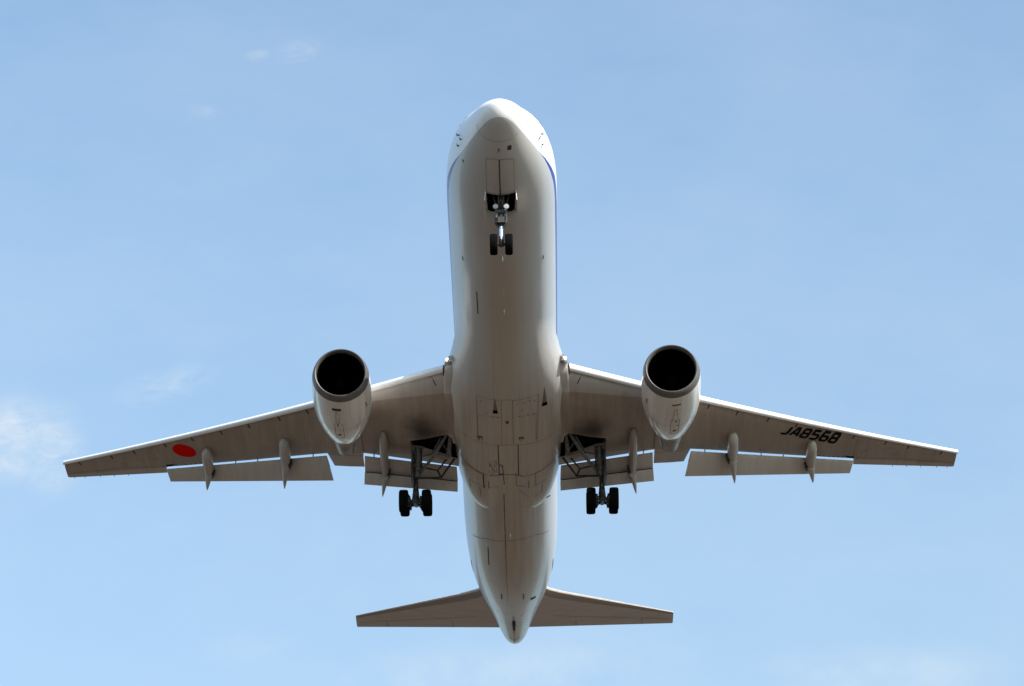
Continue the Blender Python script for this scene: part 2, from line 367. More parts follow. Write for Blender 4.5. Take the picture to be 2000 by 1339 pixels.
# fuselage shell
def ring(Y, n=72, k=1.0):
    w_, zb, zt, zc = fus(Y); out = []
    for i in range(n):
        a = 2 * math.pi * i / n; c, s_ = math.cos(a), math.sin(a)
        out.append((w_ * k * s_, Y, zc - (zc - zb if c > 0 else zt - zc) * k * c))
    return out
ys = [.0015, .01, .03, .07, .15, .28, .45, .7, 1.0, 1.35, 1.75, 2.2, 2.7, 3.2, 3.8, 4.4, 5, 5.7, 6.4, 7.2, 8, 9] + [9 + 1.5 * i for i in range(1, 18)] + [36, 37, 38, 39, 40, 41, 42, 43, 44, 45, 46, 47, 48, 49, 50, 50.8, 51.5, 52.1, 52.6, 53, 53.25, 53.42, 53.54, 53.62, 53.66]
f = MB(); f.loft([ring(y) for y in ys]); f.sharp = 50
fuselage = f.build('fuselage', M_FUS, jet)
c = MB()                                            # nose wheel bay
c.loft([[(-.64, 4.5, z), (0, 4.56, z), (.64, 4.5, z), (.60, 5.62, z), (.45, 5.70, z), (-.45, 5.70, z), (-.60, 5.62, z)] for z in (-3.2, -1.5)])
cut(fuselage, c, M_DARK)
T_FUS = bvh_of(fuselage)

# marks on the fuselage skin
m = MB()
seam(m, T_FUS, [(-.03, 2.45), (-.03, 3.4), (-.02, 4.54)], .05)                      # nose gear door joint
patch_on(m, T_FUS, [(.34, 1.75), (.51, 1.77), (.51, 1.99), (.33, 1.98)], 2, 2)      # square vent
patch_on(m, T_FUS, [(-1.28, 12.38), (-1.23, 12.38), (-1.22, 14.2), (-1.27, 14.2)], 1, 6)
patch_on(m, T_FUS, [(-1.26, 36.6), (-1.21, 36.6), (-1.22, 38.75), (-1.27, 38.75)], 1, 6)
patch_on(m, T_FUS, [(.98, 43.85), (1.29, 43.95), (1.26, 44.36), (.97, 44.31)], 2, 2)
patch_on(m, T_FUS, [(1.83, 32.2), (2.12, 32.62), (2.12, 32.75), (1.83, 32.35)], 2, 1)
patch_on(m, T_FUS, [(-1.68, 3.3), (-1.60, 3.3), (-1.60, 3.4), (-1.68, 3.4)])
for s in (-1, 1):
    seam(m, T_FUS, [(s * 1.87, 10.25), (s * 1.83, 10.5)], .05); seam(m, T_FUS, [(s * 2.26, 40.9), (s * 2.2, 43.2), (s * 1.98, 46.4)], .035, step=.2)
etch(fuselage, m, M_LINE)
m = MB()
for a, b in (((-.62, 2.52), (-.62, 4.5)), ((.6, 2.5), (.62, 4.5))): seam(m, T_FUS, [a, b], .02)
seam(m, T_FUS, [(-.62, 2.5), (-.35, 2.43), (.32, 2.43), (.58, 2.5)], .06)
etch(fuselage, m, M_FAINT); m = MB(); seam(m, T_FUS, [(-.98, 1.15), (-.88, 1.34), (-.58, 1.46), (-.1, 1.5), (.5, 1.46), (.78, 1.36), (.95, 1.15)], .022, step=.15)      # radome joint
etch(fuselage, m, M_FAINT); m = MB(); seam(m, T_FUS, [(-2.05, 36.6), (-1.3, 35.7), (-.35, 35.3), (.6, 35.2), (1.3, 35.35), (2.0, 36.1)], .03)
seam(m, T_FUS, [(-.02, 46.8), (-.02, 53.0)], .03); seam(m, T_FUS, [(-.55, 51.6), (-.2, 51.75), (.2, 51.75), (.5, 51.6)], .03); seam(m, T_FUS, [(-.5, 51.9), (0, 52.05), (.45, 51.9)], .03)
for x in (-.62, .6): seam(m, T_FUS, [(x, 43.2 - abs(x)), (x, 43.6)], .08)
for k in range(26):
    x = random.choice((-1, 1)) * random.uniform(.35, 1.0); y = random.uniform(46.2, 49.6)
    if abs(x) < fus(y)[0] * .8: seam(m, T_FUS, [(x, y), (x + random.uniform(.04, .14), y + random.uniform(-.03, .03))], random.choice((.03, .05)))
etch(fuselage, m, M_SEAL)
m = MB()
for y, h_ in ((11.75, .5), (12.5, .2), (13.2, .15), (16.0, .25)): patch_on(m, T_FUS, [(-.015, y), (.02, y), (.02, y + h_), (-.015, y + h_)], 1, 2)
etch(fuselage, m, plain('chalky_mark', (.62, .56, .48), .7))
m = MB()
for i in range(34):                                 # fluid trail down the keel
    y = 29.6 + i * .42; x = -.29 + .004 * math.sin(i * .7); w_ = .06 * (1 - i / 40) * random.uniform(.7, 1.2)
    patch_on(m, T_FUS, [(x - w_ / 2, y), (x + w_ / 2, y), (x + w_ / 2, y + .44), (x - w_ / 2, y + .44)], lift=.007)
etch(fuselage, m, M_STAIN)

# nose probes, aerials, tail skid
for s in (-1, 1):
    for (x, y, dz) in ((1.85, 2.80, .02), (1.84, 3.05, -.16), (1.71, 2.65, -.24)):
        w_, zb, zt, zc = fus(y); zz = zc - (zc - zb) * math.sqrt(max(0, 1 - (x / w_) ** 2)) if x < w_ else zc
        p = MB(); q = Vector((s * x, y, zz)); n_ = Vector((s * .8, -.25, -.45)).normalized()
        p.tube([q - n_ * .05, q + n_ * .06], [.035, .025], 8); p.tube([q + n_ * .06 + Vector((0, .04, 0)), q + n_ * .07 - Vector((0, .17, 0))], [.02, .014], 8)
        p.build('pitot_probe', M_GEARD, fuselage)
def blade(name, x, y, ln, ht, th, mat, lean=.35):
    top = drop(T_FUS, x, y + ln / 2, 0) ; b_ = MB(); z0 = top.z
    rings = []
    for k, zz in ((1, z0 + .06), (1, z0), (.8, z0 - ht * .6), (.5, z0 - ht)):
        off = (z0 - zz) * lean if zz < z0 else 0
        rings.append([(x + th * k * a, y + off + ln * (1 - k) * .3 + ln * k * t, zz) for t, a in ((0, 0), (.25, .5), (.6, .4), (1, 0), (.6, -.4), (.25, -.5))])
    b_.loft(rings); return b_.build(name, mat, fuselage)
blade('aerial_blade', 1.0, 18.2, .55, .32, .09, M_WHITE); blade('aerial_blade', 0, 8.9, .4, .22, .06, M_WHITE); blade('aerial_blade', 0, 13.3, .5, .05, .07, M_WHITE)
blade('aerial_blade', -.04, 1.82, .22, .1, .04, M_GEARD); blade('drain_mast', -.02, 34.4, .35, .2, .05, M_WHITE)
p = MB(); z0 = drop(T_FUS, 0, 48.3, 0).z
p.loft([[(-.05, 47.5, z0 + .06), (.05, 47.5, z0 + .06), (.05, 47.55, z0 + .0), (-.05, 47.55, z0 + .0)], [(-.1, 48.2, z0 + .3), (.1, 48.2, z0 + .3), (.1, 48.25, z0 - .16), (-.1, 48.25, z0 - .16)], [(-.06, 49.5, z0 + .6), (.06, 49.5, z0 + .6), (.06, 49.5, z0 + .05), (-.06, 49.5, z0 + .05)]])
skid = p.build('tail_skid', M_GEARD, fuselage)
p = MB(); p.box((0, 49.45, z0 + .02), (.13, .25, .1)); p.build('skid_shoe', plain('skid_yellow', (.5, .33, .06), .6), skid)
# windscreen and cabin windows, on the upper half
for s in (-1, 1):
    for (y0, y1, z0, z1) in ((2.55, 3.1, .70, .92), (3.2, 3.7, .78, 1.22), (3.8, 4.3, .82, 1.3)):
        p = MB(); vs = []
        for y, z in ((y0, z0), (y1, z0 + .06), (y1, z1), (y0 + .25, min(z1, fus(y0 + .25)[2] - .12))):
            w_, zb, zt, zc = fus(y); vs.append((s * (w_ * math.sqrt(max(.01, 1 - ((z - zc) / (zt - zc)) ** 2)) + .012), y - .006, z + .01))
        p.add(vs, [(0, 1, 2, 3)]); p.build('cockpit_window', M_GLASS, fuselage, fix=False, smooth=False)
p = MB()
for s in (-1, 1):
    for k in range(62):
        y = 8.6 + k * .56
        if y > 43.5: continue
        w_, zb, zt, zc = fus(y); z = .72; x = s * (w_ * math.sqrt(1 - ((z - zc) / (zt - zc)) ** 2)); n_ = Vector((s, 0, .28)).normalized(); o_ = Vector((x, y, z)) + n_ * .006
        up_ = Vector((-s * .28, 0, 1)).normalized()
        p.add([o_ + Vector((0, .12 * math.cos(t), 0)) * 1 + up_ * (.18 * math.sin(t)) for t in [i * math.pi / 5 for i in range(10)]], [tuple(range(10))])
wd = p.build('cabin_window', M_GLASS, fuselage, fix=False, smooth=False); wd['kind'] = 'stuff'

# wing-body fairing under the belly
def fair_pt(t, u):
    a = (t - .5) * math.pi * 1.06; s_, c_ = math.sin(a), math.cos(a); ex = .80
    sg = math.copysign(1, s_)
    x1 = 2.72 * sg * abs(s_) ** ex; z1 = -1.35 - 1.80 * (abs(c_) ** ex) * (1 if c_ > 0 else -.2)
    w_, zb, zt, zc = fus(lerp(u, [0, 1], [17, 31])); ax = abs(w_ * math.sin(math.atan2(x1 / w_, max(.02, -(z1 - zc) / (zc - zb)))))
    end = lerp(ax, [0, .33, .42, .55, .75, 1.0, 1.25, 1.5, 1.75, 2.0, 2.25, 2.5], [31.0, 31.0, 31.1, 31.4, 31.8, 32.05, 32.15, 32.05, 31.7, 31.0, 30.0, 28.8])
    st = lerp(ax, [0, 1.4, 2.0, 2.5], [14.0, 14.6, 15.6, 16.2])
    y = st + (end - st) * u
    if u < .36: e = u / .36; e = e ** 2.0 * (3 - 2 * e) * (.6 + .4 * e)
    us_ = lerp(ax, [0, .45, .95], [.55, .58, .80])
    if u < .36: pass
    elif u > us_: e = (1 - u) / (1 - us_); e1 = e * e * (3 - 2 * e); e2 = math.sqrt(max(0, 1 - (1 - e) ** 2.6)); e = lerp(ax, [0, .45, 1.0], [0, 0, 1]) * (e2 - e1) + e1
    else: e = 1
    nar = lerp(y, [17, 19.5, 24.5, 26.5, 30], [1.05, 1.085, 1.095, 1.015, .965]); x1 *= nar if e > .0 else 1
    w_, zb, zt, zc = fus(y); k = .9982
    x0 = k * w_ * math.sin(math.atan2(x1 / w_, max(.02, -(z1 - zc) / (zc - zb)))); z0 = zc - (zc - zb) * k * math.cos(math.atan2(x1 / w_, max(.02, -(z1 - zc) / (zc - zb))))
    return (x0 + (x1 - x0) * e, y, z0 + (z1 - z0) * e)
f = MB(); us = [i / 60 for i in range(49)] + [.8 + .2 * (1 - (1 - i / 22) ** 1.8) for i in range(1, 23)]
f.loft([[fair_pt(j / 64, u) for j in range(65)] for u in us], closed=False, caps=False); f.sharp = 60
fairing = f.build('belly_fairing', M_FAIR, jet)
T_FAIR = bvh_of(fairing)
m = MB()
def sm(pts, wd=.025): seam(m, T_FAIR, pts, wd)
sm([(-2.45, 24.15), (-1.58, 24.6), (-.56, 24.8), (.46, 24.78), (1.49, 24.7), (2.38, 24.4)], .022); sm([(-2.4, 26.9), (-1.65, 27.55), (-.9, 27.85), (-.49, 28.15), (.55, 28.18), (.95, 27.9), (1.6, 27.65), (2.33, 27.2)], .05)
sm([(-.26, 20.5), (-.3, 24.7)], .02); sm([(.29, 20.5), (.28, 24.7)], .02); sm([(-.26, 20.5), (.29, 20.5)], .02)
sm([(-1.45, 20.3), (-1.5, 24.6)], .02); sm([(1.55, 20.3), (1.47, 24.6)], .02); sm([(-1.45, 20.3), (-.3, 20.6)], .018); sm([(.3, 20.6), (1.55, 20.3)], .018); sm([(-1.5, 22), (-.3, 22.1)], .016); sm([(.3, 22.1), (1.5, 22)], .016)
sm([(-2.0, 28.75), (-1.2, 29.0), (-.75, 29.2), (-.51, 29.45)], .025); sm([(.36, 29.5), (.8, 29.2), (1.2, 29.05), (1.92, 28.7)], .03)
sm([(-1.04, 28.4), (-1.04, 29.2)], .04); sm([(1.02, 28.4), (1.01, 29.2)], .04); sm([(1.36, 27.8), (1.35, 28.9)], .03); sm([(-2.02, 28.7), (-1.98, 29.6)], .02); sm([(-1.5, 29.1), (-1.46, 30.2)], .03); sm([(1.7, 29.0), (1.66, 30)], .03)
sm([(.5, 29.9), (1.0, 30.25), (1.6, 30.0)], .03); sm([(-1.36, 27.75), (-1.9, 27.5), (-2.2, 27.2)], .03); sm([(.36, 27.95), (.36, 29.4)], .03)
etch(fairing, m, M_SEAL)
m = MB()
sm([(-.49, 24.75), (-.49, 28.15)], .045); sm([(.51, 24.75), (.5, 28.18)], .045); sm([(-1.3, 27.75), (-1.28, 29.15)], .06); sm([(-.45, 26.9), (-.3, 27.1), (-.25, 29.3)], .04); sm([(-.47, 28.05), (-.28, 28.15)], .1); sm([(-.47, 27.2), (-.28, 27.1)], .03)
for x, y in ((-1.02, 21.7), (-.75, 22.05), (.6, 22.0), (1.0, 21.9), (-1.3, 20.7), (.85, 20.8), (1.35, 20.75), (1.1, 20.65), (-.5, 22.1), (.5, 20.9), (.72, 21.5), (1.3, 21.9)):
    patch_on(m, T_FAIR, [(x, y), (x + .045, y), (x + .045, y + .08), (x, y + .08)])
for i in range(24): patch_on(m, T_FAIR, [(1.42 - .002 * i, 22 + i * .1), (1.44, 22 + i * .1), (1.44, 22.04 + i * .1), (1.42, 22.04 + i * .1)]); patch_on(m, T_FAIR, [(-1.46, 22 + i * .1), (-1.44, 22 + i * .1), (-1.44, 22.04 + i * .1), (-1.46, 22.04 + i * .1)])
etch(fairing, m, M_LINE)
m = MB()
for cx in (-1.39, .68):
    for k in range(10): x = cx + random.uniform(-.13, .13); y = 23.95 + random.uniform(0, .25); patch_on(m, T_FAIR, [(x, y), (x + .03, y), (x + .025, y + random.uniform(.1, .4)), (x, y + .12)])
    patch_on(m, T_FAIR, [(cx - .14, 24.0), (cx + .14, 24.0), (cx + .13, 24.18), (cx - .13, 24.18)])
for k in range(30): x = random.uniform(-1.0, -.6) ; y = random.uniform(26.3, 27.7); patch_on(m, T_FAIR, [(x, y), (x + .02, y), (x + .02, y + .25), (x, y + .2)])
etch(fairing, m, M_STAIN)
for (x, y0, y1, hw) in ((-.57, 20.4, 21.75, .13), (1.85, 19.95, 21.45, .14)):      # flush air scoops
    p = MB(); patch_on(p, T_FAIR, [(x - .012, y0), (x + .012, y0), (x + hw, y1), (x - hw, y1)], 2, 6, lift=.008); sc = p.build('air_scoop', plain('scoop_shade', (.17, .14, .12), .7), fairing, fix=False, smooth=False)
    p = MB(); patch_on(p, T_FAIR, [(x - hw * .78, y1 - .30), (x + hw * .78, y1 - .30), (x + hw, y1), (x - hw, y1)], 2, 2, lift=.014); p.build('scoop_mouth', M_DARK, sc, fix=False, smooth=False)
q = drop(T_FAIR, 0, 22.56, 0); p = MB(); p.lathe([(-.02, .09), (.03, .085), (.07, .06), (.09, .001)], q, (0, 0, -1), 16); p.build('beacon_light', M_REDLIGHT, fairing)

# ---------------------------------------------------------------- wings
LE0 = lambda y: 19.80 + (y - 3.07) * .668                     # leading edge of the slats
def wing_le(y):
    if y < 3.07: return lerp(y, [2.0, 2.4, 2.62, 3.0, 3.07], [18.9, 19.05, 19.3, 19.75, 20.0])
    return LE0(y) + lerp(y, [3.07, 9.5, 23.9], [.33, .30, .17])
def te_fix(y): return lerp(y, [2, 2.6, 5, 7.4, 9.35, 13.6, 18.1], [28.65, 28.63, 28.45, 28.3, 28.87, 30.68, 32.53])
def te_full(y): return lerp(y, [7.4, 9.05, 18.2, 23.87], [29.68, 30.02, 33.15, 35.33])
def te_z(y): return lerp(y, [2.5, 8, 10, 18, 23.87], [-2.0, -1.25, -.85, .48, 1.58])
def chord_ref(y): return wing_le(y), te_full(y) if y > 7.4 else lerp(y, [2, 7.4], [29.9, 29.68])
def section(y, te, n=22):
    le = wing_le(y); zl = zref(y) - .06; zt = te_z(y); c = te - le; lo, hi = lerp(y, [2, 4, 9, 23.9], [.068, .068, .058, .046]), lerp(y, [2, 9, 23.9], [.062, .055, .05]); out = []; at = []
    l0, t0 = chord_ref(y); l0 = LE0(y) + .28
    def shp(t): return (1.4845 * math.sqrt(t) - .63 * t - 1.758 * t * t + 1.4215 * t ** 3 - .5075 * t ** 4) * 2
    for sgn in (-1, 1):
        for i in range(n + 1):
            t = (i / n) ** 1.7 if sgn < 0 else 1 - (i / n) ; t = t if sgn < 0 else t ** 1.7
            th = (hi if sgn > 0 else lo) * c * shp(t) + .02 * t
            yy_ = le + c * t; out.append((y, yy_, zl + (zt - zl) * t + sgn * th))
            s_ = (yy_ - l0) / (t0 - l0)
            at.append(s_ if sgn < 0 else .9)
    return out, at
def make_wing(s):
    st = [(2.0, te_fix(2.0)), (2.4, te_fix(2.4)), (2.62, te_fix(2.62)), (3.0, te_fix(3.0)), (3.07, te_fix(3.07)), (4, te_fix(4)), (5, te_fix(5)), (6.2, te_fix(6.2)), (7.44, te_fix(7.44)), (7.47, te_full(7.47)), (8.3, te_full(8.3)), (9.05, te_full(9.05)), (9.35, te_fix(9.35))]
    st += [(y, te_fix(y)) for y in (10.5, 12, 13.6, 15, 16.6, 18.15)] + [(18.19, te_full(18.19))] + [(y, te_full(y)) for y in (19.5, 21, 22.5, 23.3, 23.72)] + [(23.86, te_full(23.87) - .05)]
    m = MB(); rings, ats = [], []
    for y, te in st:
        p, a = section(y, te); rings.append([(s * q[0], q[1], q[2]) for q in p]); ats.append(a)
    m.loft(rings, at=ats); m.sharp = 28
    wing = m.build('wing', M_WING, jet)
    T = bvh_of(wing)
    # wheel well
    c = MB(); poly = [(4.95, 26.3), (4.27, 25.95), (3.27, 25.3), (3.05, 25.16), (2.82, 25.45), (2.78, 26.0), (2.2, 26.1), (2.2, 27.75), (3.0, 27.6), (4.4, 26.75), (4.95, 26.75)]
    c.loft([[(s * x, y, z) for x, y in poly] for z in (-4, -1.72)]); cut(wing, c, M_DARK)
    return wing, T
def make_slat(s, y0, y1, wing, k0, k1, n):
    prof = [(.75, .12), (.45, .14), (.2, .085), (.08, .03), (.02, -.04), (0, -.10), (.02, -.17), (.07, -.22), (.15, -.255), (.24, -.265), (.255, -.235), (.19, -.17), (.2, -.08), (.4, .02), (.7, .09)]
    m = MB(); rings = []
    for i in range(n + 1):
        y = y0 + (y1 - y0) * i / n; k = k0 + (k1 - k0) * i / n
        rings.append([(s * y, LE0(y) + a * k, zref(y) + (b + .03) * k) for a, b in prof])
    m.loft(rings); return m.build('slat', M_SLAT, wing)
def foil(chord, th, n=14):
    pts = []
    for i in range(n + 1): t = (1 - i / n) ** 1.6; pts.append((chord * t, th * 1.25 * (2.97 * math.sqrt(t) - 1.26 * t - 3.516 * t * t + 2.843 * t ** 3 - 1.015 * t ** 4) * chord + .012))
    for i in range(1, n + 1): t = (i / n) ** 1.6; pts.append((chord * t, -th * .75 * (2.97 * math.sqrt(t) - 1.26 * t - 3.516 * t * t + 2.843 * t ** 3 - 1.015 * t ** 4) * chord - .012))
    return pts
def make_flap(s, name, wing, a, b, n=6):
    """a, b: (x, leading edge y z, trailing edge y z) at both ends"""
    m = MB(); rings = []
    for i in range(n + 1):
        t = i / n; x0, ly, lz = [a[k] + (b[k] - a[k]) * t for k in range(3)]; x1, ty, tz = [a[k] + (b[k] - a[k]) * t for k in range(3, 6)]
        ch = math.hypot(ty - ly, tz - lz); cy, cz = (ty - ly) / ch, (tz - lz) / ch; r_ = []
        for u, v_ in foil(ch, .075): r_.append((s * (x0 + (x1 - x0) * u / ch), ly + cy * u - cz * v_, lz + cz * u + cy * v_))
        rings.append(r_)
    m.loft(rings); return m.build(name, M_FLAP, wing)
def make_canoe(s, wing, x, p0, p1, tip, hw, hh, xt):
    m = MB(); rings = []
    n = 18
    for i in range(n + 1):
        t = i / n; k = math.sqrt(max(0, 1 - (1 - min(t / .30, 1)) ** 2)) * (1 - .10 * max(0, (t - .6) / .4) ** 1.5) + .02
        y = p0[0] + (p1[0] - p0[0]) * t; z = p0[1] + (p1[1] - p0[1]) * t
        rings.append([(s * (x + hw * k * math.sin(a)), y, z - hh * k * math.cos(a) * (1 if math.cos(a) > 0 else .9)) for a in [2 * math.pi * j / 16 for j in range(16)]])
    m.loft(rings); fr = m.build('flap_fairing', M_CANOE, wing)
    m = MB(); rings = []; q0 = (p1[0] - .02, p1[1] - (.34 if x < 7 else .10))
    for i in range(15):
        t = i / 14; k = (1 - t) ** .72 * (.92 if t > 0 else .8) + .012; y = q0[0] + (tip[0] - q0[0]) * t; z = q0[1] + (tip[1] - q0[1]) * t; xc = x + (xt - x) * t
        rings.append([(s * (xc + hw * .9 * k * math.sin(a)), y, z - hh * .8 * k * math.cos(a)) for a in [2 * math.pi * j / 14 for j in range(14)]])
    m.loft(rings); m.build('fairing_tail', M_CANOE, fr)
    m = MB(); m.loft([[(s * (x - hw * 1.25), p1[0] - .16, p1[1] - zz), (s * (x + hw * .2), p1[0] - .05, p1[1] - zz), (s * (x + hw * .2), p1[0] + .22, p1[1] - zz), (s * (x - hw * .75), p1[0] + .30, p1[1] - zz)] for zz in (-.1, hh * .75)]); m.tube([(s * (x - .1), p1[0] - .25, p1[1] + .25), (s * (x - .12), p1[0] + .25, p1[1] - .16)], .05, 8); m.tube([(s * (x + .1), p1[0] - .25, p1[1] + .25), (s * (x + .12), p1[0] + .3, p1[1] - .05)], .05, 8)
    m.build('hinge_link', M_GEARD, fr)
SW = {}
for s in (-1, 1):
    wing, T = make_wing(s); SW[s] = (wing, T)
    make_slat(s, 3.10, 7.2, wing, 1.08, 1.02, 8); make_slat(s, 8.5, 23.92, wing, 1.0, .62, 16)
    m = MB(); k = .93                                            # closing rib at the inboard end of the slat
    m.loft([[(s * x, LE0(3.07) + a, zref(3.07) + b) for a, b in ((.01, -.12), (.1, .07), (.55, .12), (.75, -.05), (.5, -.34), (.2, -.28))] for x in (3.02, 3.085)]); m.build('slat_seal', M_LINE, wing)
    make_flap(s, 'flap', wing, (9.37, 28.46, -1.40, 9.06, 29.75, -2.12), (18.10, 32.23, .165, 17.95, 32.91, -.195))
    fl = make_flap(s, 'flap', wing, (2.66, 28.15, -2.35, 2.62, 28.92, -2.74), (7.36, 27.98, -1.74, 7.385, 28.84, -2.175))
    make_flap(s, 'flap_tab', fl, (2.62, 28.66, -2.93, 2.63, 29.03, -3.31), (7.39, 28.72, -2.27, 7.43, 29.17, -2.72))
    m = MB(); m.loft([[(s * x, y0, z0), (s * x, y0 + .12, z0 + .08), (s * x, y0 + .3, z0 - .30), (s * x, y0 + .18, z0 - .36)] for x, y0, z0 in ((2.66, 28.82, -2.62), (7.38, 28.74, -2.06))]); m.build('flap_slot', M_LINE, fl)
    make_canoe(s, wing, 15.75, (29.75, -.15), (31.40, -.48), (32.3, -1.13), .27, .34, 15.91)
    make_canoe(s, wing, 11.52, (27.7, -.8), (29.20, -1.28), (30.72, -2.04), .28, .39, 11.68)
    make_canoe(s, wing, 6.33, (25.6, -1.75), (28.6, -2.30), (29.97, -3.03), .215, .35, 6.53)
    # aileron and spoiler joints, slat track slots, drains
    m = MB()
    for x, y in ((22.98, 33.21), (21.09, 31.96), (19.78, 31.06), (17.99, 29.85), (16.46, 28.87), (14.83, 27.8), (13.3, 26.76), (11.65, 25.66), (10.14, 24.67)):
        y = max(y, wing_le(x) + .12); patch_on(m, T, [(s * (x - .02), y - .02), (s * (x + .07), y - .02), (s * (x - .03), y + .22), (s * (x - .12), y + .22)], 1, 3)
    etch(wing, m, M_LINE)
    for x, y, hw in ((3.62, 20.55, .07), (5.10, 21.45, .10)):
        p = MB(); patch_on(p, T, [(s * (x - hw), y + .2), (s * (x + hw), y + .05), (s * (x - hw * 2.1), y + .2 + hw * 4), (s * (x - hw * 2.5), y + .16 + hw * 4)], 2, 4); p.build('track_cutout', M_DARK, wing, fix=False, smooth=False)
    m = MB()
    seam(m, T, [(s * 18.3, 32.45), (s * 20.3, 33.1), (s * 23.7, 34.75)], .025); seam(m, T, [(s * 7.5, 28.45), (s * 9.3, 28.75)], .03)
    seam(m, T, [(s * 21.9, 33.95), (s * 21.6, 34.5)], .03)
    for k in range(16):
        x = random.uniform(5, 23); y = wing_le(x) + (te_fix(min(x, 18)) - wing_le(x)) * random.uniform(.2, .9); r_ = random.uniform(.015, .035)
        patch_on(m, T, [(s * (x - r_), y - r_ * 1.5), (s * (x + r_), y - r_ * 1.5), (s * (x + r_), y + r_ * 1.5), (s * (x - r_), y + r_ * 1.5)])
    etch(wing, m, M_SEAL)
    m = MB()
    for k in range(7): x = 16.2 + .26 * k; y = te_fix(x) - .12; patch_on(m, T, [(s * x, y - .03), (s * (x + .13), y + .03), (s * (x + .13), y + .08), (s * x, y + .02)])
    patch_on(m, T, [(s * 17.6, 32.05), (s * 18.35, 32.38), (s * 18.3, 32.56), (s * 17.9, 32.4)], 3, 1); etch(wing, m, M_DARK)
    m = MB()
    for cx, cy in ((20.4, 32.7), (18.5, 31.7)):
        for k in range(14): x = cx + random.gauss(0, .22); y = cy + random.gauss(0, .14); patch_on(m, T, [(s * x, y), (s * (x + .05), y), (s * (x + .045), y + .06), (s * (x + .01), y + .05)], lift=.005)
    etch(wing, m, M_SEAL)
    # hinge brackets seen across the flap gap
    for x in (4.9, 6.9, 10.1, 13.1, 14.3): m = MB(); m.tube([(s * x, te_fix(x) - .25, te_z(x) - .05), (s * x, te_fix(x) - .1, te_z(x) - .42)], .03, 8); m.build('flap_bracket', M_CANOE, wing)
    # tip trailing light and static wicks
    for x in (20.4, 21.2, 22.0, 22.9, 23.5): m = MB(); m.tube([(s * x, te_full(x) - .05, te_z(x)), (s * x, te_full(x) + .14, te_z(x) - .01)], .016, 6); m.build('static_wick', M_GEARD, wing)
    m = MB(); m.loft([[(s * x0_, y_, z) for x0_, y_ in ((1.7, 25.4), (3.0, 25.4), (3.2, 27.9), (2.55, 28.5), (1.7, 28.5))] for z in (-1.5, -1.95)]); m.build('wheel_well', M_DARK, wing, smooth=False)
# the sun disc under the right wing, the registration under the left
w_, T = SW[-1]; m = MB(); cx, cy, rr = -16.98, 30.43, .63; n = 48
pts = [drop(T, cx, cy, .008)]; 
for q in (.5, 1): pts += [drop(T, cx + rr * q * math.cos(2 * math.pi * k / n), cy + rr * q * math.sin(2 * math.pi * k / n), .008) for k in range(n)]
m.add(pts, [(0, 1 + k, 1 + (k + 1) % n) for k in range(n)] + [(1 + k, 1 + n + k, 1 + n + (k + 1) % n, 1 + (k + 1) % n) for k in range(n)]); m.build('red_disc', M_RED, w_, fix=False, smooth=False)
w_, T = SW[1]; m = MB()
GL = {'J': [[(.8, 1), (.8, .18), (.65, 0), (.1, 0)]], 'A': [[(0, 0), (.36, 1), (.62, 1), (.88, 0)], [(.14, .30), (.76, .30)]],
      '8': [[(.15, 0), (.75, 0), (.86, .13), (.86, .40), (.75, .52), (.15, .52), (.04, .40), (.04, .13), (.15, 0)], [(.15, .52), (.06, .62), (.06, .88), (.17, 1), (.73, 1), (.84, .88), (.84, .62), (.75, .52)]],
      '5': [[(.84, 1), (.1, 1), (.06, .56), (.72, .56), (.85, .44), (.85, .14), (.72, 0), (.02, 0)]],
      '6': [[(.82, 1), (.2, 1), (.06, .86), (.04, .14), (.17, 0), (.73, 0), (.86, .14), (.86, .42), (.73, .55), (.08, .55)]]}
TL, TR, BR, BL = [Vector(p) for p in ((14.26, 27.90), (17.40, 29.72), (17.07, 30.52), (13.92, 28.50))]
def tmap(u, v_): return (BL * (1 - u) + BR * u) * (1 - v_) + (TL * (1 - u) + TR * u) * v_
text = 'JA8568'; adv = 1 / 6.0
def stroke(pts, i, th=.105):
    P = [Vector(((i + .06 + x * .80) * adv * 5.3, y * .86 + .07)) for x, y in pts]                # in units of letter height ~1, width .88
    closed = (P[0] - P[-1]).length < 1e-6; P = P[:-1] if closed else P; n = len(P); Lf, Rt = [], []
    for k in range(n):
        a = P[k - 1] if (closed or k > 0) else None; b = P[(k + 1) % n] if (closed or k < n - 1) else None
        d1 = (P[k] - a).normalized() if a is not None else None; d2 = (b - P[k]).normalized() if b is not None else None
        if d1 is None: d = d2; sc = 1
        elif d2 is None: d = d1; sc = 1
        else:
            d = (d1 + d2).normalized(); sc = min(1.6, 1 / max(.4, d.dot(d1)))
        nn = Vector((-d.y, d.x)) * th * sc; e = Vector((0, 0))
        if not closed and k == 0: e = -d * 0
        Lf.append(P[k] + nn); Rt.append(P[k] - nn)
    for k in range(n if closed else n - 1):
        j = (k + 1) % n; q = [tmap(p.x / 5.3, p.y) for p in (Rt[k], Rt[j], Lf[j], Lf[k])]; patch_on(m, T, q, 4, 1, lift=.022)
for i, chh in enumerate(text):
    for st in GL[chh]: stroke(st, i, .105)
m.build('registration_mark', M_INK, w_, fix=False, smooth=False)

